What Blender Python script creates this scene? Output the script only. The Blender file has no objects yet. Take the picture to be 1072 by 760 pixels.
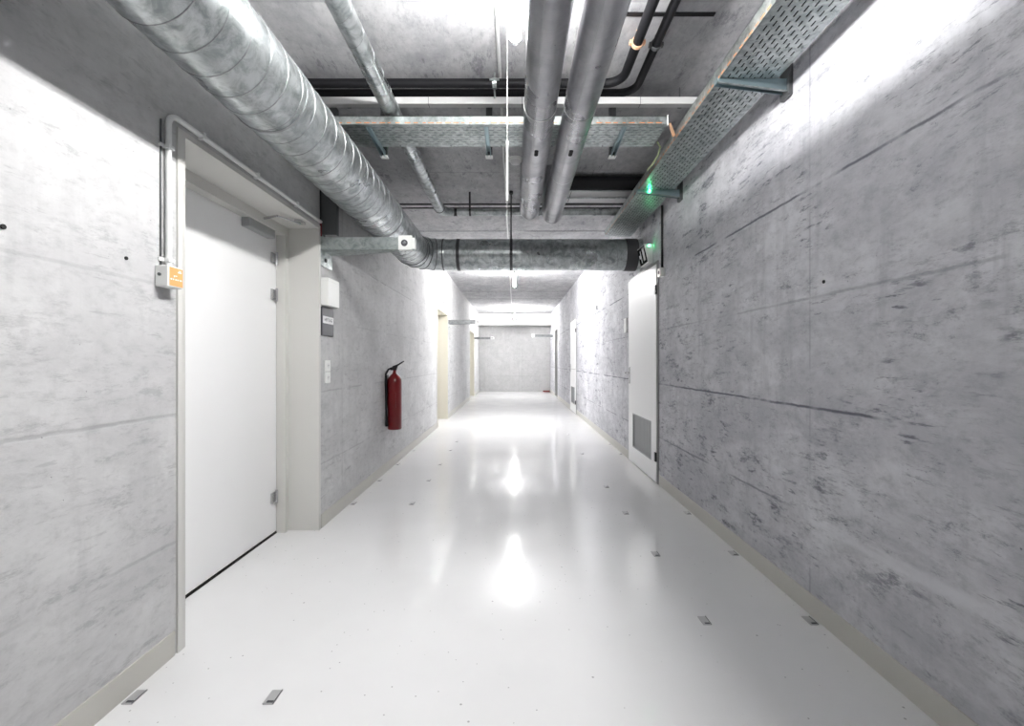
import bpy, math, random
from mathutils import Vector, Matrix
random.seed(7)
S = bpy.context.scene
COL = S.collection
PI = math.pi
XL, XR, H, EYE = -1.39, 1.405, 3.02, 1.2      # left wall, right wall, ceiling height, camera height
YB, YE = -4.0, 18.1                            # back and end of the corridor

# ------------------------------------------------------------------ materials
def mat(name, col, rough=.5, metal=0., emis=None, spec=.5, coat=0.):
    m = bpy.data.materials.new(name); m.use_nodes = True
    b = m.node_tree.nodes['Principled BSDF']
    b.inputs['Base Color'].default_value = (*col, 1)
    b.inputs['Roughness'].default_value = rough
    b.inputs['Metallic'].default_value = metal
    b.inputs['Specular IOR Level'].default_value = spec
    b.inputs['Coat Weight'].default_value = coat
    if emis:
        b.inputs['Emission Color'].default_value = (*emis[0], 1)
        b.inputs['Emission Strength'].default_value = emis[1]
    return m

class NT:
    def __init__(s, m):
        s.t = m.node_tree; s.n = s.t.nodes; s.l = s.t.links
        s.b = s.n['Principled BSDF']
        s.co = s.n.new('ShaderNodeTexCoord').outputs['Object']
    def link(s, a, b): s.l.new(a, b)
    def val(s, inp, v):
        if isinstance(v, (int, float)): inp.default_value = v
        else: s.l.new(v, inp)
    def math(s, op, a, b=0., c=0., clamp=False):
        n = s.n.new('ShaderNodeMath'); n.operation = op; n.use_clamp = clamp
        s.val(n.inputs[0], a); s.val(n.inputs[1], b); s.val(n.inputs[2], c)
        return n.outputs[0]
    def noise(s, scale, detail=4, rough=.55, stretch=(1, 1, 1), off=(0, 0, 0), dist=0.):
        mp = s.n.new('ShaderNodeMapping'); s.link(s.co, mp.inputs[0])
        mp.inputs['Scale'].default_value = stretch; mp.inputs['Location'].default_value = off
        n = s.n.new('ShaderNodeTexNoise'); s.link(mp.outputs[0], n.inputs['Vector'])
        n.inputs['Scale'].default_value = scale; n.inputs['Detail'].default_value = detail
        n.inputs['Roughness'].default_value = rough; n.inputs['Distortion'].default_value = dist
        return n.outputs[0]
    def vor(s, scale, off=(0, 0, 0)):
        mp = s.n.new('ShaderNodeMapping'); s.link(s.co, mp.inputs[0]); mp.inputs['Location'].default_value = off
        n = s.n.new('ShaderNodeTexVoronoi'); s.link(mp.outputs[0], n.inputs['Vector']); n.inputs['Scale'].default_value = scale
        return n.outputs['Distance'], n.outputs['Color']
    def ramp(s, f, lo, hi, a=0., b=1.):          # smooth map of f from [lo,hi] to [a,b]
        n = s.n.new('ShaderNodeMapRange'); n.interpolation_type = 'SMOOTHSTEP'
        s.val(n.inputs[0], f); n.inputs[1].default_value = lo; n.inputs[2].default_value = hi
        n.inputs[3].default_value = a; n.inputs[4].default_value = b
        return n.outputs[0]
    def mix(s, f, a, b):
        n = s.n.new('ShaderNodeMix'); n.data_type = 'RGBA'
        s.val(n.inputs['Factor'], f)
        for k, v in (('A', a), ('B', b)):
            i = [q for q in n.inputs if q.name == k and q.type == 'RGBA'][0]
            if isinstance(v, tuple): i.default_value = (*v, 1)
            else: s.link(v, i)
        return [q for q in n.outputs if q.type == 'RGBA'][0]
    def bump(s, h, strength, dist=.01):
        n = s.n.new('ShaderNodeBump'); n.inputs['Strength'].default_value = strength; n.inputs['Distance'].default_value = dist
        s.link(h, n.inputs['Height']); s.link(n.outputs[0], s.b.inputs['Normal'])

def concrete(name, light, dark, deep, hor, ver, axis='Y', off=(0, 0, 0), blotch=.5, patch=None):
    """hor: (height, strength) of formwork joints; ver: (spacing, offset) of the upright joints"""
    m = mat(name, light, .75, spec=.35); t = NT(m)
    sep = t.n.new('ShaderNodeSeparateXYZ'); t.link(t.co, sep.inputs[0])
    U = sep.outputs[{'X': 0, 'Y': 1}[axis]]; V = sep.outputs[2]
    big = t.noise(.9, 5, .6, off=off)
    mid = t.noise(3.2, 9, .72, (1, .55, 1.1) if axis == 'Y' else (1, 1, 1), off, .4)
    fine = t.noise(26, 6, .7, (1, .6, 1), off)
    vst = t.noise(9, 5, .6, (1, 1, .12), off)                      # upright streaks
    scuff = t.noise(7, 10, .8, (1, .45, 1.5), (off[0]+4, off[1]+9, off[2]), .15)
    c = t.mix(t.ramp(mid, .30, .72), dark, light)
    c = t.mix(t.math('MULTIPLY', t.ramp(big, .52, .70), blotch), c, dark)
    c = t.mix(t.math('MULTIPLY', t.ramp(vst, .50, .68), .6), c, dark)
    c = t.mix(t.math('MULTIPLY', t.ramp(scuff, .53, .63), t.math('MULTIPLY', t.ramp(big, .38, .58), blotch*1.2)), c, deep)
    scr = t.noise(30, 8, .75, (1, .22, 1.3) if axis == 'Y' else (1, 1, 1), (off[0]+7, off[1]+1, off[2]), .1)
    gate = t.noise(2.4, 4, .6, off=(off[0], off[1]+5, off[2]+3))
    c = t.mix(t.math('MULTIPLY', t.ramp(scr, .54, .64), t.math('MULTIPLY', t.ramp(gate, .45, .62), blotch*1.1)), c, deep)
    c = t.mix(t.math('MULTIPLY', t.ramp(fine, .45, .75), .28), c, deep)
    grit = t.noise(13, 12, .82, (1, .5, 1.2) if axis == 'Y' else (1, 1, 1), (off[0]+1, off[1]+4, off[2]+8))
    c = t.mix(t.math('MULTIPLY', t.ramp(grit, .49, .60), blotch*.75), c, dark)
    c = t.mix(t.math('MULTIPLY', t.ramp(grit, .56, .67), blotch*.85), c, deep)
    vis = t.noise(1.7, 4, .6, off=(off[0]+2, off[1], off[2]+5))
    wob = t.math('MULTIPLY', t.math('SUBTRACT', t.noise(5, 6, .7, off=off), .5), .02)
    H_ = None
    for z, st in hor:
        d = t.math('ABSOLUTE', t.math('ADD', t.math('SUBTRACT', V, z), wob))
        l = t.math('MULTIPLY', t.ramp(d, .002, .010, 1, 0), t.math('MULTIPLY', t.ramp(vis, .40, .52), st))
        H_ = l if H_ is None else t.math('MAXIMUM', H_, l)
    sp, o0 = ver
    f = t.math('PINGPONG', t.math('ADD', U, -o0), sp/2)
    l = t.math('MULTIPLY', t.ramp(t.math('ADD', f, t.math('MULTIPLY', wob, .3)), .002, .010, 1, 0), t.math('MULTIPLY', t.ramp(vis, .35, .6), .35))
    H_ = l if H_ is None else t.math('MAXIMUM', H_, l)
    c = t.mix(H_, c, deep)
    if patch:                                                        # a pale run of fresh filler
        z0, y1 = patch
        d = t.math('ABSOLUTE', t.math('SUBTRACT', V, t.math('ADD', z0, t.math('MULTIPLY', wob, 2.5))))
        p = t.math('MULTIPLY', t.ramp(d, .012, .035, 1, 0), t.ramp(U, y1-.15, y1, 1, 0))
        c = t.mix(t.math('MULTIPLY', p, .6), c, light)
        d2 = t.math('ABSOLUTE', t.math('SUBTRACT', V, z0-.05))
    vd, vc = t.vor(7, off)
    pit = t.ramp(vd, .012, .03, 1, 0)
    vd2, vc2 = t.vor(16, (off[0]+3, off[1], off[2]))
    pit = t.math('MAXIMUM', pit, t.ramp(vd2, .02, .05, .8, 0))
    c = t.mix(t.math('MULTIPLY', pit, .75), c, deep)
    t.link(c, t.b.inputs['Base Color'])
    h = t.math('SUBTRACT', t.math('ADD', t.math('MULTIPLY', mid, .5), t.math('MULTIPLY', fine, .35)), t.math('ADD', H_, pit))
    t.bump(h, .35, .006)
    return m

def galv(name, a, b, rough=.38, metal=.85, scale=14):
    m = mat(name, a, rough, metal); t = NT(m)
    n1 = t.noise(scale, 7, .7, dist=.6); n2 = t.noise(2.2, 4, .6)
    c = t.mix(t.ramp(n1, .38, .66), a, b)
    c = t.mix(t.math('MULTIPLY', t.ramp(n2, .5, .68), .5), c, b)
    t.link(c, t.b.inputs['Base Color'])
    t.link(t.ramp(n2, .3, .7, rough-.07, rough+.12), t.b.inputs['Roughness'])
    t.bump(n1, .08, .004)
    return m

M = {}
WL, WD, WX = (.50, .50, .50), (.33, .33, .345), (.13, .13, .15)
M['wall_l'] = concrete('concrete wall left', (.59, .59, .59), (.455, .455, .46), (.19, .19, .20), [(2.02, .4), (1.5, .2), (.98, .35), (.46, .3)], (2.7, 1.0), off=(3, 7, 1), blotch=.35)
M['wall_r'] = concrete('concrete wall right', (.64, .64, .665), (.40, .40, .43), (.105, .105, .13), [(2.02, .9), (1.5, .35), (.98, .95), (.46, .6)], (2.7, 2.18), off=(0, 0, 0), blotch=.75, patch=(.45, 2.2))
M['wall_end'] = concrete('concrete wall end', (.50, .50, .50), (.41, .41, .41), (.22, .22, .22), [(2.3, .4), (1.5, .3), (.6, .5)], (1.35, .3), 'X', off=(5, 1, 2), blotch=.3)
M['ceil'] = concrete('concrete ceiling', (.56, .56, .565), (.35, .35, .365), (.09, .09, .105), [(9, 0)], (2.1, .22), 'Y', off=(9, 2, 6), blotch=.5)
M['galv'] = galv('galvanised duct sheet', (.60, .63, .635), (.30, .33, .335), .30, .92)
M['galv_l'] = galv('galvanised tray sheet', (.56, .60, .595), (.30, .34, .335), .36, .92, 22)
M['jacket'] = galv('pipe jacket sheet', (.44, .44, .46), (.32, .32, .34), .30, .88, 5)
M['seam'] = mat('duct seam metal', (.36, .37, .38), .4, .8)
M['dseam'] = mat('duct collar rubber', (.05, .05, .055), .55)
M['black'] = mat('black pipe insulation', (.008, .008, .010), .6, spec=.25)
M['blackm'] = mat('black lacquered steel', (.02, .02, .022), .35, .3)
M['white'] = mat('white painted door', (.86, .86, .86), .38)
M['whitep'] = mat('white plastic', (.80, .81, .79), .42)
M['steel_frame'] = mat('light grey painted steel frame', (.60, .595, .57), .42)
M['frame_d'] = mat('mid grey painted frame', (.30, .30, .30), .45)
M['beige'] = mat('beige painted jamb', (.50, .475, .40), .5)
M['base'] = mat('greige baseboard paint', (.50, .49, .455), .5)
M['chrome'] = mat('satin chrome', (.62, .62, .63), .25, 1)
M['closer'] = mat('silver door closer enamel', (.42, .43, .44), .35, .5)
M['grey'] = mat('grey plastic conduit', (.72, .725, .72), .45)
M['trunk'] = mat('pale grey trunking', (.62, .62, .62), .5)
M['cordw'] = mat('off white cord', (.38, .38, .375), .6)
M['dgrey'] = mat('dark grey steel', (.13, .135, .14), .4, .6)
M['blue'] = mat('blue green zinc bracket', (.34, .44, .47), .35, .8)
M['orange'] = mat('orange sticker', (.90, .36, .13), .5)
M['opt'] = mat('orange stencil ink', (.75, .30, .10), .6)
M['red'] = mat('red extinguisher enamel', (.15, .002, .004), .3, coat=.3)
M['beam'] = mat('whitewashed beam', (.66, .66, .66), .7)
M['plate'] = mat('worn zinc plate', (.42, .42, .43), .4, .3)
M['sign'] = mat('dark grey sign plate', (.038, .040, .046), .3)
M['label'] = mat('white paper label', (.85, .85, .85), .6)
M['ink'] = mat('grey black ink', (.06, .06, .07), .6)
M['exit_face'] = mat('dark exit sign pane', (.012, .016, .014), .25)
M['green_led'] = mat('green indicator lamp', (.05, .9, .3), .4, emis=((.05, 1, .32), 25))
M['cable_g'] = mat('green yellow earth cable', (.42, .50, .26), .5)
M['copper'] = mat('pale copper strap', (.85, .52, .33), .45, .2)
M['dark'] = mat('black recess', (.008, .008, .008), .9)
M['tube'] = mat('fluorescent tube glow', (1, 1, 1), .4, emis=((1, .99, .97), 110))
M['tube2'] = mat('newer fluorescent tube glow', (1, 1, 1), .4, emis=((1, .99, .97), 138))
M['lampcap'] = mat('lamp end cap grey', (.7, .7, .7), .4)

fm = mat('light grey epoxy floor', (.80, .80, .80), .16, spec=.30); t = NT(fm)
d, _ = t.vor(9, (1, 2, 0)); d2, c2 = t.vor(23, (4, 0, 0))
sepc = t.n.new('ShaderNodeSeparateXYZ'); t.link(c2, sepc.inputs[0])
rare = t.math('GREATER_THAN', sepc.outputs[0], .45)
spk = t.math('MAXIMUM', t.ramp(d, .030, .05, 1, 0), t.math('MULTIPLY', rare, t.ramp(d2, .05, .085, 1, 0)))
c = t.mix(t.ramp(t.noise(1.1, 4, .6), .35, .7), (.735, .735, .74), (.705, .705, .71))
c = t.mix(t.math('MULTIPLY', spk, .8), c, (.28, .28, .28)); t.link(c, t.b.inputs['Base Color'])
t.link(t.ramp(t.noise(2.5, 5, .6), .3, .7, .07, .13), t.b.inputs['Roughness'])
t.bump(t.noise(6, 3, .5), .03, .004)
M['floor'] = fm

# ------------------------------------------------------------------ mesh helpers
class MB:
    def __init__(s): s.v = []; s.f = []; s.sm = []
    def add(s, vs, fs, smooth=False):
        o = len(s.v); s.v += [tuple(v) for v in vs]
        s.f += [tuple(i+o for i in f) for f in fs]; s.sm += [smooth]*len(fs)
        return s
    def box(s, x0, x1, y0, y1, z0, z1):
        vs = [(x, y, z) for z in (z0, z1) for y in (y0, y1) for x in (x0, x1)]
        return s.add(vs, [(0, 2, 3, 1), (4, 5, 7, 6), (0, 1, 5, 4), (2, 6, 7, 3), (0, 4, 6, 2), (1, 3, 7, 5)])
    def prism(s, poly, axis, a, b):
        """poly: 2D outline; extruded along axis from a to b"""
        def P(u, v, w): return {'x': (w, u, v), 'y': (u, w, v), 'z': (u, v, w)}[axis]
        n = len(poly); vs = [P(u, v, a) for u, v in poly] + [P(u, v, b) for u, v in poly]
        fs = [tuple(range(n))[::-1], tuple(range(n, 2*n))] + [(i, (i+1) % n, (i+1) % n+n, i+n) for i in range(n)]
        return s.add(vs, fs)
    def tube(s, pts, r, seg=16, caps=True, smooth=True):
        pts = [Vector(p) for p in pts]; n = len(pts)
        rs = r if isinstance(r, (list, tuple)) else [r]*n
        T = [(pts[min(i+1, n-1)]-pts[max(i-1, 0)]).normalized() for i in range(n)]
        u = T[0].orthogonal().normalized(); vs = []
        for i in range(n):
            u = (u - T[i]*u.dot(T[i])).normalized(); w = T[i].cross(u)
            for k in range(seg):
                a = 2*PI*k/seg; vs.append(pts[i]+(u*math.cos(a)+w*math.sin(a))*rs[i])
        fs = [(i*seg+k, i*seg+(k+1) % seg, (i+1)*seg+(k+1) % seg, (i+1)*seg+k) for i in range(n-1) for k in range(seg)]
        s.add(vs, fs, smooth)
        if caps:
            s.add(vs[:seg], [tuple(range(seg))[::-1]]); s.add(vs[-seg:], [tuple(range(seg))])
        return s
    def ring(s, c, axis, r, w, th, seg=40):
        """band of radius r..r+th and width w round an axis"""
        a = Vector(axis).normalized(); c = Vector(c); u = a.orthogonal().normalized(); v = a.cross(u); vs = []
        for (rr, d) in ((r, -w/2), (r+th, -w/2), (r+th, w/2), (r, w/2)):
            for k in range(seg):
                q = 2*PI*k/seg; vs.append(c+a*d+(u*math.cos(q)+v*math.sin(q))*rr)
        fs = [(j*seg+k, j*seg+(k+1) % seg, ((j+1) % 4)*seg+(k+1) % seg, ((j+1) % 4)*seg+k) for j in range(4) for k in range(seg)]
        return s.add(vs, fs)
    def build(s, name, m, parent=None, bevel=0):
        me = bpy.data.meshes.new(name); me.from_pydata(s.v, [], s.f); me.update()
        me.polygons.foreach_set('use_smooth', s.sm); me.materials.append(m)
        o = bpy.data.objects.new(name, me); COL.objects.link(o)
        if parent is not None:
            o.parent = parent; o.matrix_parent_inverse = Matrix.Translation(parent.location).inverted()
        if bevel:
            b = o.modifiers.new('bevel', 'BEVEL'); b.width = bevel; b.segments = 2; b.limit_method = 'ANGLE'
        return o
def tag(o, label=None, cat=None, group=None, kind=None):
    if label: o['label'] = label
    if cat: o['category'] = cat
    if group: o['group'] = group
    if kind: o['kind'] = kind
    return o
def thing(name, label, cat, loc=(0, 0, 0), group=None, kind=None):
    o = bpy.data.objects.new(name, None); COL.objects.link(o); o.location = loc; o.empty_display_size = .1
    return tag(o, label, cat, group, kind)
def struct(name, mb, m, label=None):
    o = mb.build(name, m); o['kind'] = 'structure'
    if label: o['label'] = label
    return o
def arc(c, r, a0, a1, u, v, n=8):
    c, u, v = Vector(c), Vector(u), Vector(v)
    return [c+(u*math.cos(a0+(a1-a0)*i/n)+v*math.sin(a0+(a1-a0)*i/n))*r for i in range(n+1)]
def helix(mb, p0, p1, R, pitch, r, sub=28, phase=0):
    """raised lock seam spiralling round a straight duct"""
    p0, p1 = Vector(p0), Vector(p1); a = (p1-p0); L = a.length; a.normalize()
    u = a.orthogonal().normalized(); v = a.cross(u); n = int(L/pitch*sub); pts = []
    for i in range(n+1):
        q = 2*PI*i/sub+phase; pts.append(p0+a*(L*i/n)+(u*math.cos(q)+v*math.sin(q))*R)
    mb.tube(pts, r, 5, True, True)

# ------------------------------------------------------------------ the room
def wall_with_openings(x0, x1, opens):
    b = MB(); y = YB
    for (a, c, z) in opens:
        b.box(x0, x1, y, a, 0, H); b.box(x0, x1, a, c, z, H); y = c
    b.box(x0, x1, y, YE, 0, H); return b
struct('floor', MB().box(-1.9, 1.9, YB-.3, YE+.3, -.2, 0), M['floor'])
struct('ceiling', MB().box(-1.9, 1.9, YB-.3, YE+.3, H, H+.25), M['ceil'])
LO = [(1.914, 3.26, 2.15), (8.28, 9.52, 2.16), (14.35, 15.8, 2.16)]
RO = [(4.46, 5.60, 2.18), (10.35, 11.40, 2.18), (14.95, 15.87, 2.26)]
struct('wall_left', wall_with_openings(-1.8, XL, LO), M['wall_l'])
struct('wall_right', wall_with_openings(XR, 1.8, RO), M['wall_r'])
struct('wall_end', MB().box(-1.8, 1.8, YE, YE+.3, 0, H), M['wall_end'])
struct('wall_back', MB().box(-1.8, 1.8, YB-.3, YB, 0, H), M['wall_end'])
struct('trim_1', MB().box(XL, XR, 17.5, YE, 2.58, H), M['beam'], 'pale concrete downstand beam across the far end of the corridor')
def base(name, x0, x1, spans):
    b = MB()
    for a, c in spans: b.box(x0, x1, a, c, 0, .10)
    struct(name, b, M['base'])
base('baseboard_left', XL, XL+.006, [(YB, 1.87), (3.29, 8.24), (9.56, 14.3), (15.85, YE)])
base('baseboard_right', XR-.006, XR, [(YB, 4.44), (5.62, 10.33), (11.42, 14.9), (15.92, YE)])
# shallow ceiling joints
b = MB()
for y in (6.42, 11.97, 13.4, 15.9): b.box(XL, XR, y-.008, y+.008, H-.004, H)
struct('trim_2', b, M['dgrey'], 'thin dark joint lines across the concrete ceiling')

# ------------------------------------------------------------------ doors
def door_recess(n, y0, y1, ztop, side, mjamb, leafm, label, xr=.21):
    """steel lined opening with the leaf set back in the wall"""
    r = thing('door_%d' % n, label, None, ((XL if side < 0 else XR), (y0+y1)/2, 0), kind='structure')
    X = XL if side < 0 else XR
    def bx(b, d0, d1, a, c, z0, z1):
        xs = sorted((X+side*d0, X+side*d1)); b.box(xs[0], xs[1], a, c, z0, z1)
    t_ = .012
    b = MB()
    bx(b, -.008, xr, y0, y0+t_, 0, ztop); bx(b, -.008, xr, y1-t_, y1, 0, ztop); bx(b, -.008, xr, y0+t_, y1-t_, ztop-t_, ztop)
    bx(b, -.008, .004, y0-.030, y0+.002, 0, ztop+.012); bx(b, -.008, .004, y1-.002, y1+.012, 0, ztop+.012); bx(b, -.008, .004, y0, y1, ztop-.002, ztop+.012)
    b.build('door_frame', mjamb, r)
    b = MB()      # inner rebate holding the leaf
    bx(b, xr, .275, y0, y0+.06, 0, ztop); bx(b, xr, .275, y1-.055, y1, 0, ztop); bx(b, xr, .275, y0+.06, y1-.055, ztop-.07, ztop)
    b.build('inner_frame', M['steel_frame'], r)
    b = MB(); bx(b, .278, .325, y0+.03, y1-.03, .012, ztop-.06); b.build('door_leaf', leafm, r, .003)
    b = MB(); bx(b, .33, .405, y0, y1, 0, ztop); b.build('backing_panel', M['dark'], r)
    return r, bx
d1, bx = door_recess(1, 1.914, 3.26, 2.15, -1, M['steel_frame'], M['white'], 'wide white steel door in a deep frame in the near left wall')
for z in (1.91, 1.66, .26):
    b = MB(); b.tube([(XL-.262, 3.185, z-.045), (XL-.262, 3.185, z+.045)], .010, 10); b.box(XL-.275, XL-.268, 3.13, 3.20, z-.035, z+.035)
    b.build('hinge', M['chrome'], d1)
MB().box(XL-.28, XL-.225, 2.80, 3.10, 2.025, 2.085).build('door_closer', M['closer'], d1, .006)
b = MB(); b.tube([(XL-.25, 2.95, 2.088), (XL-.25, 2.95, 2.112)], .014, 12)
b.tube([(XL-.25, 2.95, 2.112), (XL-.10, 2.88, 2.112), ], .008, 8); b.tube([(XL-.10, 2.88, 2.112), (XL-.045, 3.07, 2.118)], .007, 8)
b.box(XL-.065, XL-.02, 3.03, 3.10, 2.12, 2.137)
b.build('closer_arm', M['chrome'], d1)
MB().box(XL-.33, XL-.27, 1.93, 3.24, 0, .008).build('threshold_gap', M['dark'], d1)
d2, bx2 = door_recess(2, 8.28, 9.52, 2.16, -1, M['beige'], M['white'], 'beige lined door opening halfway down the left wall')
door_recess(3, 14.35, 15.8, 2.16, -1, M['beige'], M['white'], 'narrow looking beige door opening near the far end, left wall')
door_recess(6, 14.95, 15.87, 2.26, 1, M['frame_d'], M['closer'], 'grey lined door opening near the far end, right wall', .12)

def door_flush(n, y0, y1, ztop, label, split=False):
    r = thing('door_%d' % n, label, None, (XR, (y0+y1)/2, 0), kind='structure')
    b = MB()
    b.box(XR-.012, XR+.10, y0, y0+.03, 0, ztop); b.box(XR-.012, XR+.10, y1-.03, y1, 0, ztop); b.box(XR-.012, XR+.10, y0+.03, y1-.03, ztop-.03, ztop)
    b.build('door_frame', M['frame_d'], r)
    a, c = y0+.033, y1-.033; g0, g1, h0, h1 = a+.17, a+.86 if not split else c-.2, .21, .58
    x0, x1 = XR-.018, XR+.03; b = MB()
    b.box(x0, x1, a, g0, .012, ztop-.034); b.box(x0, x1, g1, c, .012, ztop-.034)
    b.box(x0, x1, g0, g1, .012, h0); b.box(x0, x1, g0, g1, h1, ztop-.034)
    leaf = b.build('door_leaf', M['white'], r)
    if split: MB().box(x0-.001, x0, a, c, 1.005, 1.013).build('panel_joint', M['frame_d'], r)
    b = MB()          # louvred grille
    for k in range(14):
        z = h0+(h1-h0)*(k+.5)/14
        b.add([(x0+.004, g0, z-.004), (x0+.004, g1, z-.004), (x0+.02, g1, z+.012), (x0+.02, g0, z+.012),
               (x0+.004, g0, z-.008), (x0+.004, g1, z-.008), (x0+.02, g1, z+.008), (x0+.02, g0, z+.008)],
              [(0, 1, 2, 3), (7, 6, 5, 4), (0, 4, 5, 1), (2, 6, 7, 3)])
    for k in range(15):
        y = g0+(g1-g0)*k/14; b.box(x0+.002, x0+.008, y-.003, y+.003, h0, h1)
    b.box(x0-.003, x0+.012, g0-.012, g0, h0-.012, h1+.012); b.box(x0-.003, x0+.012, g1, g1+.012, h0-.012, h1+.012)
    b.box(x0-.003, x0+.012, g0, g1, h0-.012, h0); b.box(x0-.003, x0+.012, g0, g1, h1, h1+.012)
    b.build('vent_grille', M['closer'], r)
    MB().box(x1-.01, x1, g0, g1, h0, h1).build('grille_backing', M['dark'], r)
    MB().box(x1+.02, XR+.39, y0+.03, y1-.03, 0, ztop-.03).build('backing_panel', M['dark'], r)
    for z in (1.90, .26):
        MB().box(x0-.012, x0+.004, a-.016, a+.024, z-.045, z+.045).build('hinge', M['blackm'], r, .003)
    b = MB(); b.box(x0-.007, x0, c-.075, c-.035, .93, 1.13); b.build('handle_plate', M['chrome'], r, .002)
    b = MB(); b.tube([(x0-.005, c-.055, 1.06), (x0-.05, c-.055, 1.06), (x0-.058, c-.07, 1.06), (x0-.058, c-.17, 1.06)], .009, 10)
    b.build('door_handle', M['chrome'], r)
    MB().box(x0+.004, x0+.04, a, c, ztop-.033, ztop-.028).build('top_strip', M['white'], r)
    return r
door_flush(4, 4.46, 5.60, 2.18, 'white door with louvred grille, near right wall below the exit sign')
door_flush(5, 10.35, 11.40, 2.18, 'smaller looking white louvred door far down the right wall', True)

# ------------------------------------------------------------------ overhead: big spiral duct
R, DX, DZ, DY = .171, -1.081, EYE+1.18, 5.10
duct = thing('spiral_duct', 'large galvanised spiral duct along the left ceiling, turning right across the corridor', 'duct', (DX, 2, DZ))
rb = .30
P0, P1 = (DX, YB+.02, DZ), (DX, DY-rb, DZ)
Q0, Q1 = (DX+rb, DY, DZ), (XR-.01, DY, DZ)
MB().tube([P0, P1], R, 64).build('duct_run', M['galv'], duct)
b = MB(); helix(b, (DX, YB+.1, DZ), (DX, DY-rb-.03, DZ), R+.0005, .125, .0028, phase=1); b.build('spiral_seam', M['seam'], duct)
el = arc((DX+rb, DY-rb, DZ), rb, PI, PI/2, (1, 0, 0), (0, 1, 0), 4)
b = MB(); b.tube(el, R+.001, 64, True, False)
for p in b.f[:4*64]: pass
b.sm[:4*64] = [True]*(4*64)
b.build('duct_elbow', M['galv'], duct)
b = MB()
for i in range(5):
    a = PI-(PI/2)*i/4; b.ring(el[i], (math.sin(a), -math.cos(a), 0), R+.001, .014 if i in (0, 4) else .008, .005)
b.build('elbow_rib', M['dgrey'], duct)
MB().tube([Q0, Q1], R, 64).build('duct_run', M['galv'], duct)
b = MB(); helix(b, (DX+rb+.12, DY, DZ), (1.2, DY, DZ), R+.0005, .115, .0022); b.build('spiral_seam', M['seam'], duct)
MB().ring((-.615, DY, DZ), (1, 0, 0), R, .035, .004).build('coupling_band', M['dseam'], duct)
MB().ring((1.28, DY, DZ), (1, 0, 0), R, .13, .006).build('end_collar', M['dseam'], duct)
MB().ring((DX, 3.72, DZ), (0, 1, 0), R, .02, .006).build('coupling_band', M['seam'], duct)
MB().ring((DX, 2.02, DZ), (0, 1, 0), R, .012, .004).build('coupling_band', M['seam'], duct)
HY = DY-R-.014
hg = thing('duct_hanger', 'black hanger rod and strap holding the cross duct from the ceiling', 'hanger', (-.035, HY, H))
b = MB(); b.tube([(-.035, HY, H), (-.035, HY, 2.36)], .008, 10); b.tube([(-.035, HY, H), (-.035, HY, H-.03)], .022, 10)
b.build('hanger_rod', M['blackm'], hg)
MB().ring((-.035, DY, DZ), (1, 0, 0), R+.001, .03, .003).build('strap', M['dseam'], hg)
b = MB(); b.tube([(-.035, HY+.012, 2.35), (-.035, HY-.02, 2.35)], .018, 8); b.build('bolt', M['blackm'], hg)

# ------------------------------------------------------------------ two big jacketed pipes
PZ, PR = EYE+1.35, .086
for i, (x, lab) in enumerate(((.137, 'left one of the two large grey jacketed pipes under the ceiling'), (.347, 'right one of the two large grey jacketed pipes under the ceiling'))):
    p = thing('jacketed_pipe', lab, 'pipe', (x, 2, PZ), 'pair of large jacketed pipes')
    ye = 4.20 if i == 0 else 4.33
    c = (x, ye-.12, PZ+.12)
    MB().tube([(x, YB+.02, PZ), (x, ye-.12, PZ)], PR, 48).build('pipe_run', M['jacket'], p)
    MB().tube(arc(c, .12, -PI/2, 0, (0, 1, 0), (0, 0, 1), 8)+[(x, ye, H-.002)], PR, 48).build('pipe_bend', M['jacket'], p)
    for y in (1.55, 2.42, 3.28): MB().ring((x, y, PZ), (0, 1, 0), PR, .005, .0015, 48).build('jacket_joint', M['trunk'], p)
    sx = x-PR*math.sin(.35); MB().box(sx-.0015, sx+.0015, YB+.1, ye-.15, PZ-PR*math.cos(.35)-.002, PZ-PR*math.cos(.35)+.004).build('jacket_seam', M['seam'], p)
    zz = PZ-PR
    b = MB()
    for yy in (2.76, 2.815): b.tube([(x-.004, yy, zz+.006), (x-.004, yy, zz-.0025)], .012, 14)
    b.box(x-.016, x+.008, 2.76, 2.815, zz-.0015, zz+.004); b.build('inspection_slot', M['dark'], p)

# ------------------------------------------------------------------ small silver duct near the left
sp = thing('silver_pipe', 'slim silver spiral pipe running to the back then turning right at the ceiling', 'pipe', (-.792, 2, 2.82))
sx, sz, sy = -.792, EYE+1.615, 4.98
MB().tube([(sx, YB+.02, sz), (sx, sy-.14, sz)], .0535, 32).build('pipe_run', M['galv'], sp)
b = MB(); helix(b, (sx, YB+.1, sz), (sx, sy-.2, sz), 0.054, .17, .0012, 20); b.build('spiral_seam', M['seam'], sp)
MB().tube(arc((sx+.14, sy-.14, sz), .14, PI, PI/2, (1, 0, 0), (0, 1, 0), 4), [.0545, .053, .05, .045, .040], 32).build('pipe_elbow', M['galv'], sp)
MB().tube([(sx+.14, sy, sz), (XR-.005, sy, sz)], .037, 24).build('pipe_run', M['galv'], sp)
b = MB(); helix(b, (sx+.2, sy, sz), (1.3, sy, sz), .0373, .16, .0012, 20); b.build('spiral_seam', M['seam'], sp)
MB().ring((sx, sy-.15, sz), (0, 1, 0), .053, .014, .004).build('joint_ring', M['blackm'], sp)
MB().ring((sx+.15, sy, sz), (1, 0, 0), .037, .04, .004).build('joint_ring', M['blackm'], sp)
b = MB(); b.ring((-.48, sy, sz), (1, 0, 0), .037, .02, .003); b.box(-.49, -.47, sy-.05, sy-.04, sz, H); b.build('pipe_clip', M['blackm'], sp)

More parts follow.
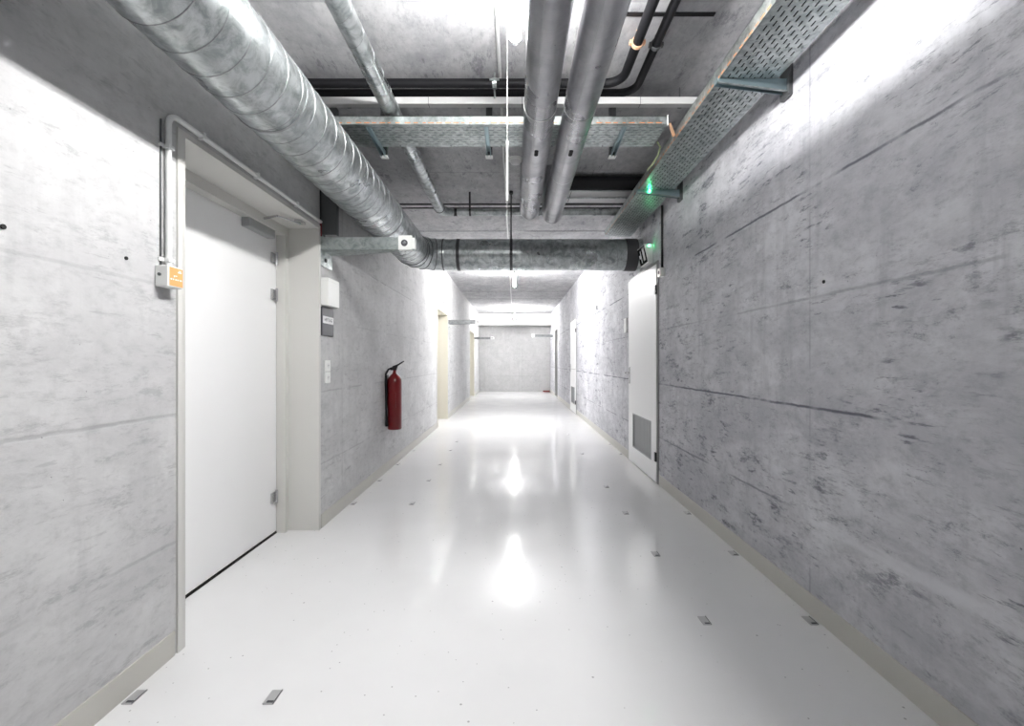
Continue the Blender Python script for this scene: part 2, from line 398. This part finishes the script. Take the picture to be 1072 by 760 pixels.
# thin black lines across, behind
for yy, zz, r_, lab in ((5.22, 2.985, .010, 'thin black pipe crossing the ceiling, nearer of two'), (5.32, 2.975, .008, 'thin black pipe crossing the ceiling, farther of two just before the silver pipe')):
    tag(MB().tube([(XL+.002, yy, zz), (XR-.002, yy, zz)], r_, 10).build('thin_pipe', M['blackm']), lab, 'pipe', 'thin black pipes across the ceiling')
# behind the big pipes on the right: black pipe and grey box duct
o = thing('insulated_pipe', 'thick black insulated pipe crossing from the jacketed pipes to the right wall', 'pipe', (.9, 4.52, 2.94))
MB().tube([(.47, 4.50, 2.945), (XR-.003, 4.50, 2.945)], .066, 24).build('pipe_run', M['black'], o)
MB().ring((.50, 4.50, 2.945), (1, 0, 0), .066, .05, .004, 24).build('end_collar', M['dgrey'], o)
o = thing('box_duct', 'flat grey rectangular duct under the ceiling right of the jacketed pipes', 'duct', (.9, 4.9, 2.95))
MB().box(.44, XR-.003, 4.66, 5.02, 2.935, H-.001).build('duct_body', M['trunk'], o, .003)
b = MB(); b.box(.44, XR-.003, 4.640, 4.662, 2.925, 3.0); b.box(.44, XR-.003, 4.86, 4.872, 2.925, 2.937); b.build('flange', M['galv_l'], o)
MB().box(.58, .586, 4.664, 5.0, 2.932, 2.9352).build('panel_joint', M['dgrey'], o)

# ------------------------------------------------------------------ pair of black pipes
for i, (x, z, yc, r_, lab) in enumerate(((.676, EYE+1.75, 2.89, .027, 'thicker black pipe crossing the ceiling then bending towards the viewer, nearer one'),
                                        (.790, EYE+1.765, 3.02, .024, 'thinner black pipe crossing the ceiling then bending towards the viewer, farther one'))):
    p = thing('black_pipe', lab, 'pipe', (x, yc, z), 'pair of black pipes')
    rb_ = .11
    pts = [(XL+.003, yc, z), (x-rb_, yc, z)] + arc((x-rb_, yc-rb_, z), rb_, PI/2, 0, (1, 0, 0), (0, 1, 0), 8)[1:] + [(x, YB+.02, z)]
    MB().tube(pts, r_, 20).build('pipe_run', M['black'], p)
    b = MB(); yk = 2.52 if i == 0 else 2.56
    b.ring((x, yk, z), (0, 1, 0), r_, .022, .006, 20); b.box(x-r_-.016, x-r_-.002, yk-.012, yk+.012, z-.01, z+.01); b.box(x+r_+.002, x+r_+.016, yk-.012, yk+.012, z-.01, z+.01)
    b.tube([(x, yk, z+r_), (x, yk, H)], .006, 8); b.build('pipe_clamp', M['copper'] if i == 0 else M['dgrey'], p)
    if i == 0:
        b = MB(); xk = -.125
        b.ring((xk, yc, z), (1, 0, 0), r_, .026, .005, 20); b.tube([(xk, yc, z+r_), (xk, yc, H)], .006, 8)
        b.tube([(xk, yc-.02, z-r_-.01), (xk, yc+.06, z-r_-.03)], .006, 8); b.box(xk-.03, xk+.03, yc-.035, yc-.028, z+.0, z+.012)
        b.build('pipe_clamp', M['galv_l'], p)
tr = thing('support_rail', 'pale grey square rail crossing right under the black pipes', 'rail', (0, 3.0, 2.9))
MB().box(XL+.003, XR-.003, 2.982, 3.030, EYE+1.674, EYE+1.72).build('rail_body', M['trunk'], tr, .003)
for x in (-.56, .05, .82): MB().box(x-.0015, x+.0015, 2.9805, 3.0315, EYE+1.673, EYE+1.7205).build('rail_joint', M['dgrey'], tr)
for x in (-1.1, -.30, 1.10): MB().tube([(x, 3.052, EYE+1.69), (x, 3.052, H)], .005, 8).build('threaded_rod', M['chrome'], tr)
for x in (-1.1, -.30, 1.10): MB().box(x-.012, x+.012, 3.030, 3.060, EYE+1.685, EYE+1.70).build('rod_clamp', M['dgrey'], tr)
# anchor rail slot in the ceiling
tag(MB().box(.587, 1.05, 2.39, 2.415, H-.006, H).build('anchor_rail', M['blackm']), 'short black slot rail let into the ceiling beside the right black pipe', 'rail')
# conduit on ceiling
cd = thing('ceiling_conduit', 'thin pale conduit running along the ceiling left of the lamp cord', 'conduit', (-.09, 3, H))
MB().tube([(-.092, YB+.02, H-.011), (-.092, 15.6, H-.011)], .010, 10).build('conduit_run', M['grey'], cd)

# ------------------------------------------------------------------ perforated cable trays
def tray(name, label, L, W, h, rows, mk, org, side_ink, pitch=.055, slot=.034):
    """built along u (length) and v (width); mk maps (u,v,z)->xyz ranges"""
    r = thing(name, label, 'cable tray', org)
    def B(b, u0, u1, v0, v1, z0, z1):
        (x0, x1), (y0, y1) = mk(u0, u1, v0, v1); b.box(x0, x1, y0, y1, z0, z1)
    th = .0018; b = MB(); n = int(L/pitch); z = org[2]
    sw = .007; edges = []; v = 0
    cs = [W*.13+(W*.74)*k/(rows-1) for k in range(rows)]
    prev = 0
    for c in cs:
        B(b, 0, L, prev, c-sw/2, z, z+th)
        prev = c+sw/2
    B(b, 0, L, prev, W, z, z+th)
    for k, c in enumerate(cs):
        o_ = (pitch/2 if k % 2 else 0); u = 0
        for i in range(n+1):
            a = i*pitch+o_+slot; e = min(a+pitch-slot, L)
            if i == 0: B(b, 0, o_+.0001, c-sw/2, c+sw/2, z, z+th)
            if a < L: B(b, a, e, c-sw/2, c+sw/2, z, z+th)
    b.build('perforated_base', M['galv_l'], r)
    for v0, v1, lip in ((0, .0025, 1), (W-.0025, W, -1)):
        b = MB(); B(b, 0, L, v0, v1, z, z+h)
        vv = (v0, v0+.012) if lip > 0 else (v1-.012, v1)
        B(b, 0, L, vv[0], vv[1], z+h-.003, z+h); b.build('side_rail', M['galv_l'], r)
    b = MB(); u = .02; rr = random.Random(3)
    while u < L-.06:
        w = rr.choice((.02, .028, .036)); B(b, u, u+w, *side_ink, z+.010, z+.015); u += w+rr.choice((.015, .02, .03))
    b.build('orange_stencil', M['opt'], r)['kind'] = 'stuff'
    b = MB(); B(b, .002, L-.002, .004, W-.004, z+.012, z+.016); b.build('slot_shade_sheet', M['black'], r)  # black sheet added above the base so the slots look shaded
    for i in range(int(L/.35)):
        (x0, x1), (y0, y1) = mk(i*.35+.1, i*.35+.1, W*.93, W*.93); MB().tube([(x0, y0, z+.002), (x0, y0, z-.008)], .005, 8).build('rivet', M['chrome'], r)
    return r
TZ = EYE+1.438
tray('cable_tray', 'long perforated galvanised cable tray along the right wall', 5.30+1.5, .295, .068, 9, lambda u0, u1, v0, v1: ((1.045+v0, 1.045+v1), (-1.5+u0, -1.5+u1)), (1.045, -1.5, TZ), (-.0008, 0))
CT = tray('cable_tray', 'short perforated cable tray crossing under the ceiling from the left duct', 2.205, .30, .055, 8, lambda u0, u1, v0, v1: ((-1.24+u0, -1.24+u1), (2.90+v0, 2.90+v1)), (-1.24, 2.90, EYE+1.495), (-.0008, 0))
MB().box(.966, .972, 2.893, 2.905, EYE+1.490, EYE+1.556).build('end_plate', M['whitep'], CT)
for x, lab in ((-.93, 'left one of three brackets under the cross cable tray, partly bluish'), (-.18, 'middle one of three brackets under the cross cable tray'), (.70, 'right one of three brackets under the cross cable tray')):
    r = thing('tray_bracket', lab, 'bracket', (x, 3.28, H), 'brackets under the cross tray')
    z = EYE+1.493
    b = MB(); b.box(x-.022, x+.022, 3.26, 3.264, z-.03, H); b.box(x-.022, x-.018, 3.264, 3.30, z-.03, H); b.box(x+.018, x+.022, 3.264, 3.30, z-.03, H)
    b.build('post', M['dgrey'], r)
    b = MB(); b.prism([(2.92, z-.012), (2.92, z-.001), (3.258, z-.001), (3.258, z-.045)], 'x', x-.014, x-.011)
    b.prism([(2.92, z-.012), (2.92, z-.001), (3.258, z-.001), (3.258, z-.045)], 'x', x+.011, x+.014); b.box(x-.011, x+.011, 2.92, 3.258, z-.004, z-.001)
    b.build('arm', M['blue'], r)
    MB().box(x-.026, x+.026, 3.254, 3.306, z-.038, z-.03).build('end_cap', M['whitep'], r, .002)
for y, lab in ((.85, 'nearest wall bracket under the long cable tray'), (2.35, 'bluish wall bracket under the long cable tray, nearer one in view'), (3.86, 'wall bracket under the long cable tray, farther one lit green')):
    r = thing('tray_bracket', lab, 'bracket', (XR, y, TZ), 'wall brackets under the long tray')
    z = TZ-.002
    prof = [(1.035, z-.018), (1.035, z), (1.385, z), (1.385, z-.062)]
    b = MB(); b.prism(prof, 'y', y-.020, y-.017); b.prism(prof, 'y', y+.017, y+.020)
    b.box(1.035, 1.385, y-.017, y+.017, z-.004, z); b.box(1.030, 1.035, y-.022, y+.022, z-.018, z+.008)
    b.build('arm', M['blue'], r)
    b = MB(); b.prism([(1.035, z-.022), (1.035, z-.018), (1.385, z-.062), (1.385, z-.066)], 'y', y-.026, y-.014); b.build('lower_flange', M['galv_l'], r)
    MB().box(1.383, XR-.001, y-.04, y+.04, z-.09, z+.08).build('wall_plate', M['dgrey'], r, .002)
    if y > 3:
        b = MB(); b.tube([(1.13, y-.035, z-.022), (1.13, y-.03, z-.006)], .007, 10); b.build('green_glow_dot', M['green_led'], r)  # glowing dot added to tint the tray and bracket green
# small earth cable and copper strap by the tray crossing
tag(MB().tube([(.985, 3.16, 2.71), (1.015, 3.19, 2.69), (1.025, 3.27, 2.67), (1.018, 3.38, 2.65), (1.012, 3.48, 2.655), (1.034, 3.56, 2.68)], .006, 8).build('earth_cable', M['cable_g']),
    'thin green yellow earth cable hanging between the two cable trays', 'cable')
b = MB(); b.add([(.973, 2.896, 2.70), (.988, 2.896, 2.707), (1.043, 2.97, 2.665), (1.028, 2.98, 2.655)], [(0, 1, 2, 3)])
o = b.build('earthing_strap', M['copper']); s_ = o.modifiers.new('t', 'SOLIDIFY'); s_.thickness = .002
tag(o, 'short copper coloured strap joining the cross tray to the long tray', 'strap')

# ------------------------------------------------------------------ lamps
LZ = EYE+1.56
for y0, lab in ((1.02, 'nearest bright fluorescent tube lamp hanging beside the jacketed pipes'), (7.98, 'bright tube lamp hanging halfway down the corridor, beyond the cross duct'), (15.15, 'farthest bright tube lamp near the end beam')):
    r = thing('tube_lamp', lab, 'lamp', (0, y0+.6, LZ), 'tube lamps along the corridor')
    y1 = y0+(1.23 if y0 < 5 else 1.52)
    MB().tube([(0.004, y0+.05, LZ), (0.004, y1-.05, LZ)], .030, 20).build('glowing_tube', M['tube2'] if y0 > 5 else M['tube'], r)
    for ya, yb_ in ((y0, y0+.05), (y1-.05, y1)):
        MB().tube([(0.004, ya, LZ), (0.004, yb_, LZ)], [.014, .032] if ya == y0 else [.032, .014], 20).build('end_cap', M['lampcap'], r)
    for yy in (y0+.2, y1-.2):
        MB().tube([(0.004, yy, LZ+.028), (0.004, yy, H)], .002, 6).build('suspension_wire', M['chrome'], r)

# pull cord
pc = thing('pull_cord', 'white pull cord with a long sleeve hanging from the ceiling', 'cord', (-.037, 2.35, H))
b = MB(); cx, cy = -.037, 2.35
b.tube([(cx+.0012*math.cos(i*1.3), cy+.0012*math.sin(i*1.3), H-(H-2.32)*i/160) for i in range(161)], .0022, 6)
b.tube([(cx, cy, H), (cx, cy, H-.012)], .018, 14); b.build('cord', M['cordw'], pc)
b = MB(); b.tube([(cx, cy, 2.335), (cx, cy, 2.315), (cx, cy, 2.308), (cx, cy, 2.02)], [.0035, .010, .007, .007], 12); b.build('sleeve', M['cordw'], pc)
b = MB(); b.tube([(cx, cy, 2.02), (cx-.002, cy, 1.89)], .0018, 6); b.build('cord_tail', M['cordw'], pc)
# smoke detector
sd = thing('smoke_detector', 'round white smoke detector on the ceiling left of the jacketed pipes', 'smoke detector', (.01, 4.12, H))
MB().tube([(.01, 4.12, H), (.01, 4.12, H-.022)], [.062, .060], 32).build('base', M['whitep'], sd)
MB().tube([(.01, 4.12, H-.022), (.01, 4.12, H-.045), (.01, 4.12, H-.052)], [.047, .042, .026], 32).build('sensor_head', M['lampcap'], sd)

# ------------------------------------------------------------------ big cantilever brackets on the walls
M['arm_shaded'] = galv('galvanised arm with painted shade', (.26, .27, .275), (.17, .18, .185), .45, .7)  # darker galvanised copy: shade on the far arms' fronts is put into the colour
def wall_arm(y, z, x_tip, side, lab, m, hi=.088):
    X = XL if side < 0 else XR
    r = thing('cantilever_bracket', lab, 'bracket', (X, y, z), 'cantilever brackets on the walls')
    s = -side; L = abs(x_tip-X)
    def bx(b, a, c, y0, y1, z0, z1):
        xs = sorted((X+s*a, X+s*c)); b.box(xs[0], xs[1], y0, y1, z0, z1)
    b = MB(); bx(b, .004, L-.06, y, y+.004, z-hi, z); bx(b, .004, L-.06, y+.004, y+.035, z-.004, z)
    P = [(X+s*.004, y+.004), (X+s*L, y+.004), (X+s*L, y+.03), (X+s*.10, y+.20), (X+s*.004, y+.20)]
    if s < 0: P = P[::-1]
    b.prism(P, 'z', z-hi, z-hi+.004)
    b.build('arm', M[m], r)
    b = MB(); bx(b, L-.12, L-.02, y-.004, y+.045, z-hi-.002, z+.012); bx(b, L-.02, L, y-.002, y+.045, z-hi+.006, z-.004); b.build('end_block', M['whitep'], r, .003)
    b = MB(); cx_ = X+s*(L-.075); b.tube([(cx_, y-.006, z-hi/2+.002), (cx_, y-.001, z-hi/2+.002)], .024, 20)
    b.build('bolt_hole', M['ink'], r)
    b = MB(); b.tube([(cx_, y-.009, z-hi/2+.002), (cx_, y-.002, z-hi/2+.002)], .011, 16); b.build('bolt', M['chrome'], r)
    b = MB(); bx(b, .0, .005, y-.005, y+.21, z-hi-.11, z+.02); b.build('wall_plate', M['galv_l'], r)
    b = MB(); b.tube([(X+s*.004, y+.09, z-hi-.06), (X+s*.011, y+.09, z-hi-.06)], .014, 12); b.build('wall_bolt', M['blackm'], r)
    return r
wall_arm(3.275, EYE+.885, -.71, -1, 'galvanised cantilever bracket with white end block below the big duct', 'galv_l')
wall_arm(9.62, EYE+.865, -.694, -1, 'galvanised bracket sticking out above the middle left door opening', 'arm_shaded', hi=.085)
wall_arm(15.85, EYE+.83, -.70, -1, 'far galvanised bracket sticking out from the left wall', 'arm_shaded', hi=.07)
wall_arm(16.6, EYE+.96, .62, 1, 'far galvanised bracket sticking out from the right wall', 'arm_shaded', hi=.085)
# upright channel above the near bracket
o = thing('wall_channel', 'dark grey upright channel on the left wall above the near bracket', 'channel', (XL, 3.4, 2.1))
b = MB(); b.box(XL, XL+.115, 3.285, 3.289, 2.105, H-.002); b.box(XL, XL+.004, 3.289, 3.36, 2.105, H-.002); b.box(XL+.111, XL+.115, 3.289, 3.33, 2.105, H-.002)
b.build('channel_body', M['dgrey'], o)
MB().box(XL+.02, XL+.16, 3.60, 3.62, 2.15, 2.165).build('tie_strip', M['galv_l'], o)

# ------------------------------------------------------------------ left wall fittings
cn = thing('wall_conduit', 'grey conduit bent around the frame of the near left door', 'conduit', (XL, 1.82, 1.5))
x = XL+.013; z1 = 2.19
MB().tube([(x, 1.825, 1.57), (x, 1.825, z1-.05)] + arc((x, 1.875, z1-.05), .05, PI, PI/2, (0, 1, 0), (0, 0, 1), 8)[1:] + [(x, 3.262, z1)], .0115, 14).build('conduit_run', M['grey'], cn)
for (yy, zz, up) in ((1.825, 1.60, 1), (1.825, 2.05, 1), (2.02, z1, 0), (2.45, z1, 0), (2.9, z1, 0)):
    b = MB()
    if up: b.box(XL, XL+.028, yy-.016, yy+.016, zz-.008, zz+.008); b.box(XL, XL+.008, yy-.04, yy+.016, zz-.008, zz+.008)
    else: b.box(XL, XL+.028, yy-.008, yy+.008, zz-.016, zz+.016)
    b.build('clip', M['grey'], cn, .002)
tag(MB().tube([(XL+.004, 1.798, 1.56), (XL+.004, 1.798, 2.15)], .0032, 8).build('wall_cable', M['dgrey']), 'thin dark cable running up the left wall beside the grey conduit', 'cable')
tag(MB().tube([(XL+.006, 3.272, 2.12), (XL+.006, 3.272, 2.9)], .0055, 8).build('wall_cable', M['blackm']), 'black cable running up the left wall beside the near door frame', 'cable')
tag(MB().tube([(XL+.010, 3.272, 2.09), (XL+.010, 3.272, 2.19)], .0065, 8).build('cable_tie_marker', M['red']), 'small red sleeve on the black cable at the door frame corner', 'cable marker')
jb = thing('junction_box', 'small white junction box with an orange sticker on the left wall', 'junction box', (XL, 1.81, 1.53))
MB().box(XL, XL+.052, 1.771, 1.852, 1.490, 1.572).build('box_body', M['whitep'], jb, .004)
st = MB().box(XL+.052, XL+.0528, 1.778, 1.849, 1.495, 1.567).build('orange_sticker', M['orange'], jb)
b = MB(); xx = XL+.0532
b.box(xx-.0006, xx, 1.822, 1.842, 1.549, 1.554); b.box(xx-.0006, xx, 1.826, 1.840, 1.556, 1.559)
for i, w in enumerate((.010, .007, .012, .008, .012)): b.box(xx-.0006, xx, 1.783+i*.0125, 1.783+i*.0125+w*.8, 1.518, 1.5235)
b.box(xx-.0006, xx, 1.800, 1.806, 1.530, 1.537); b.box(xx-.0006, xx, 1.808, 1.818, 1.534, 1.537)
b.build('white_print', M['label'], st)
b = MB(); b.tube([(XL+.02, 1.772, 1.536), (XL+.02, 1.766, 1.536)], .006, 10); b.build('screw', M['dgrey'], jb)

wb = thing('control_box', 'plain white wall box above the dark sign on the left wall', 'wall box', (XL, 3.38, 1.6))
MB().box(XL, XL+.058, 3.285, 3.49, 1.60, 1.80).build('box_body', M['whitep'], wb, .004)
MB().box(XL+.0, XL+.0595, 3.283, 3.492, 1.775, 1.777).build('lid_joint', M['grey'], wb)
sg = thing('wall_sign', 'small dark grey sign plate with a white label under the white box', 'sign', (XL, 3.39, 1.38))
MB().box(XL, XL+.012, 3.285, 3.50, 1.385, 1.592).build('plate', M['sign'], sg, .004)
lb = MB().box(XL+.012, XL+.0128, 3.30, 3.49, 1.475, 1.528).build('white_label', M['label'], sg)
cu = bpy.data.curves.new('lettering', 'FONT'); cu.resolution_u = 3; cu.body = 'HEFTLAG'; cu.size = .034; cu.extrude = .0004; cu.align_x = 'CENTER'; cu.align_y = 'CENTER'
to = bpy.data.objects.new('lettering', cu); COL.objects.link(to); cu.materials.append(M['ink'])
to.matrix_world = Matrix(((0, 0, 1, XL+.0133), (1, 0, 0, 3.395), (0, 1, 0, 1.5015), (0, 0, 0, 1)))
bpy.context.view_layer.update()
me = bpy.data.meshes.new_from_object(to); me.transform(to.matrix_world); bpy.data.objects.remove(to)
lo = bpy.data.objects.new('lettering', me); COL.objects.link(lo); lo.parent = lb; lo.matrix_parent_inverse = lb.matrix_basis.inverted() @ Matrix.Translation(sg.location).inverted() if False else Matrix.Identity(4)
lo.matrix_parent_inverse = Matrix.Identity(4)
for z, lab in ((1.165, 'upper one of two white wall sockets below the dark sign'), (1.078, 'lower one of two white wall sockets below the dark sign')):
    r = thing('wall_socket', lab, 'socket', (XL, 3.395, z), 'white wall sockets')
    MB().box(XL, XL+.012, 3.355, 3.437, z-.041, z+.041).build('cover_plate', M['whitep'], r, .003)
    b = MB(); b.tube([(XL+.012, 3.396, z), (XL+.0128, 3.396, z)], .020, 20); b.build('socket_face', M['lampcap'], r)
    b = MB(); b.tube([(XL+.0128, 3.390, z), (XL+.0134, 3.390, z)], .003, 8); b.tube([(XL+.0128, 3.402, z+.004), (XL+.0134, 3.402, z+.004)], .003, 8); b.build('pin_hole', M['ink'], r)

# fire extinguisher
fe = thing('fire_extinguisher', 'red fire extinguisher hung on the left wall', 'fire extinguisher', (XL+.09, 4.97, .46))
ex, ey = XL+.092, 4.97
MB().tube([(ex, ey, .47), (ex, ey, .463), (ex, ey, .475), (ex, ey, .96), (ex, ey, 1.0), (ex, ey, 1.035), (ex, ey, 1.06), (ex, ey, 1.068)],
          [.055, .070, .075, .075, .073, .055, .030, .022], 32).build('cylinder', M['red'], fe)
MB().tube([(ex, ey, 1.066), (ex, ey, 1.085), (ex, ey, 1.10)], [.022, .018, .018], 16).build('valve', M['red'], fe)
b = MB(); b.prism([(ex-.045, 1.10), (ex-.045, 1.112), (ex-.02, 1.145), (ex+.03, 1.165), (ex+.10, 1.205), (ex+.105, 1.195), (ex+.035, 1.145), (ex+.02, 1.10)], 'y', ey-.011, ey+.011)
b.tube([(ex, ey, 1.095), (ex, ey, 1.125)], .015, 12)
b.build('handle', M['blackm'], fe, .002)
b = MB(); b.tube([(ex-.03, ey-.005, 1.125), (ex-.062, ey-.02, 1.11), (ex-.085, ey-.035, 1.06), (ex-.082, ey-.05, .98), (ex-.075, ey-.055, .75), (ex-.070, ey-.055, .53)], .011, 12)
b.tube([(ex-.070, ey-.055, .60), (ex-.069, ey-.055, .50)], [.013, .017], 12); b.build('hose', M['black'], fe)
b = MB(); b.box(XL, XL+.02, ey-.03, ey+.03, .72, 1.05); b.build('wall_mount', M['blackm'], fe)
MB().box(ex-.004, ex+.030, ey-.0762, ey-.070, .70, .86).build('label_patch', M['red'], fe)

# vertical conduits over the farther left doors
for (yy, z0, lab) in ((8.96, 2.175, 'thin grey conduit dropping to the middle left door frame'), (15.25, 2.175, 'thin grey conduit dropping to the far left door frame')):
    r = thing('drop_conduit', lab, 'conduit', (XL, yy, z0))
    MB().tube([(XL+.013, yy, z0), (XL+.013, yy, H-.002)], .010, 10).build('conduit_run', M['grey'], r)
    for zz in (2.35, 2.65, 2.9): MB().box(XL, XL+.026, yy-.014, yy+.014, zz-.007, zz+.007).build('clip', M['frame_d'], r)

# anchor holes
def plug(x, y, z, s, lab, r=.0065):
    o = MB().tube([(x, y, z), (x+s*.004, y, z)], r, 12).build('wall_plug', M['dark']); tag(o, lab, 'wall plug')
plug(XL, 1.245, EYE+.365, 1, 'dark round tie hole at the left edge of the left wall', .007)
plug(XL, 1.64, EYE+.368, 1, 'dark round tie hole left of the junction box')
plug(XR, 2.08, EYE+.36, -1, 'small dark tie hole in the middle of the right wall', .008)
plug(XR, 7.8, EYE+.91, -1, 'dark tie hole on the far right wall beyond the louvred door', .045)

# ------------------------------------------------------------------ right wall fittings
cr = thing('wall_intercom', 'small white wall panel left of the near louvred door', 'wall panel', (XR, 5.73, 1.65))
MB().box(XR-.02, XR, 5.68, 5.80, 1.555, 1.735).build('panel_body', M['whitep'], cr, .003)
MB().box(XR-.0215, XR-.02, 5.70, 5.78, 1.665, 1.715).build('panel_window', M['grey'], cr)
cc = thing('wall_conduit', 'black conduit dropping from the long tray to a white box on the right wall', 'conduit', (XR, 4.32, 2.1))
MB().tube([(XR-.014, 4.32, 2.075), (XR-.014, 4.32, 2.665)], .011, 12).build('conduit_run', M['blackm'], cc)
sk = thing('junction_box', 'small white socket box above the hinge side of the near louvred door', 'junction box', (XR, 4.32, 2.0))
MB().box(XR-.045, XR, 4.28, 4.36, 1.995, 2.075).build('box_body', M['whitep'], sk, .003)
b = MB(); b.tube([(XR-.045, 4.32, 2.033), (XR-.0465, 4.32, 2.033)], .018, 16); b.build('socket_hole', M['ink'], sk)
# exit sign: wedge shaped body
ex_ = thing('exit_sign', 'wedge shaped emergency sign with dark pictogram pane above the near right door', 'sign', (XR, 4.78, 2.3))
x0, zt, zb = XR-.090, EYE+1.19, EYE+1.00
MB().prism([(XR, zb), (XR, zt), (x0, zt), (x0+.042, zb)], 'y', 4.65, 4.915).build('housing', M['whitep'], ex_, .003)
def face(u0, u1, w0, w1, lift):                      # patch on the slanted face: u along y, w up
    def P(y, w): return Vector((x0+.042*(1-w), y, zb+(zt-zb)*w))
    n = Vector((-(zt-zb), 0, -.042)).normalized()*lift
    A = [P(u0, w0)+n, P(u1, w0)+n, P(u1, w1)+n, P(u0, w1)+n]; B_ = [a-n for a in A]
    return A+B_, [(0, 1, 2, 3), (7, 6, 5, 4), (0, 4, 5, 1), (1, 5, 6, 2), (2, 6, 7, 3), (3, 7, 4, 0)]
pane = MB().add(*face(4.659, 4.906, .06, .95, .003)).build('pictogram_pane', M['exit_face'], ex_)
b = MB()
for q in ((4.695, 4.755, .20, .85), (4.81, 4.83, .15, .8), (4.838, 4.88, .42, .60)): b.add(*face(*q, .0042))
b.build('pictogram', M['label'], pane)
MB().tube([(x0+.052, 4.646, zt-.018), (x0+.052, 4.651, zt-.018)], .009, 12).build('green_glow_dot', M['green_led'], ex_)

# ------------------------------------------------------------------ floor anchor plates
def anchor(x, y, lab, grp, rot=0.):
    r = thing('floor_anchor', lab, 'floor plate', (x, y, 0), grp)
    c, s = math.cos(rot), math.sin(rot)
    def q(b, u0, u1, v0, v1, z0, z1):
        o = MB().box(u0, u1, v0, v1, z0, z1); b.add([(x+p[0]*c-p[1]*s, y+p[0]*s+p[1]*c, p[2]) for p in o.v], o.f)
    b = MB(); q(b, -.019, .019, -.034, .034, 0, .003); b.build('plate', M['plate'], r)
    b = MB(); q(b, -.008, .014, -.029, -.019, .003, .0042); b.build('slot', M['ink'], r)
    b = MB(); q(b, .0165, .019, -.034, .034, .003, .005); b.build('edge_lip', M['dgrey'], r)
od = ['nearest', 'second nearest', 'third nearest', 'fourth nearest', 'fifth nearest', 'sixth nearest', 'seventh nearest', 'eighth nearest']
for i, y in enumerate((2.118, 2.85, 3.62, 4.38, 5.95, 7.5)): anchor(.878, y, 'small metal floor plate, %s in the row out on the right of the floor' % od[i], 'right floor plates')
for i, y in enumerate((2.118, 2.86, 3.62, 5.92, 6.6)): anchor(1.365, y, 'small metal floor plate, %s in the row along the right baseboard' % od[i], 'right baseboard plates')
for i, y in enumerate((1.636, 3.86, 4.61, 5.32, 6.17, 6.85)): anchor(-.862, y, 'small metal floor plate, %s in the row out on the left of the floor' % od[i], 'left floor plates')
for i, y in enumerate((1.636, 3.86, 4.61, 5.32, 6.15)): anchor(-1.355, y, 'small metal floor plate, %s in the row along the left baseboard' % od[i], 'left baseboard plates')
# red low bar at the far right corner
rb2 = thing('red_bracket', 'small red bar lying at the far right corner of the floor', 'bar', (1.25, 17.95, 0))
MB().box(1.12, 1.39, 17.93, 17.98, 0, .05).build('bar', M['red'], rb2, .005)

# ------------------------------------------------------------------ world, camera, colour
w = bpy.data.worlds.new('world'); S.world = w; w.use_nodes = True
w.node_tree.nodes['Background'].inputs[0].default_value = (0, 0, 0, 1)
cam = bpy.data.cameras.new('camera'); co = bpy.data.objects.new('camera', cam); COL.objects.link(co)
co.location = (0, 0, EYE); co.rotation_euler = (PI/2, 0, 0)
cam.sensor_width = 36; cam.lens = 480/1072*36; cam.shift_x = -2.5/1072; cam.shift_y = -2.0/1072
cam.clip_start = .02; cam.clip_end = 60
S.camera = co
S.view_settings.view_transform = 'Standard'; S.view_settings.look = 'None'; S.view_settings.gamma = 1
S.view_settings.use_curve_mapping = False; S.view_settings.exposure = 1.2
S.cycles.max_bounces = 14; S.cycles.diffuse_bounces = 10; S.cycles.glossy_bounces = 5; S.cycles.sample_clamp_indirect = 10
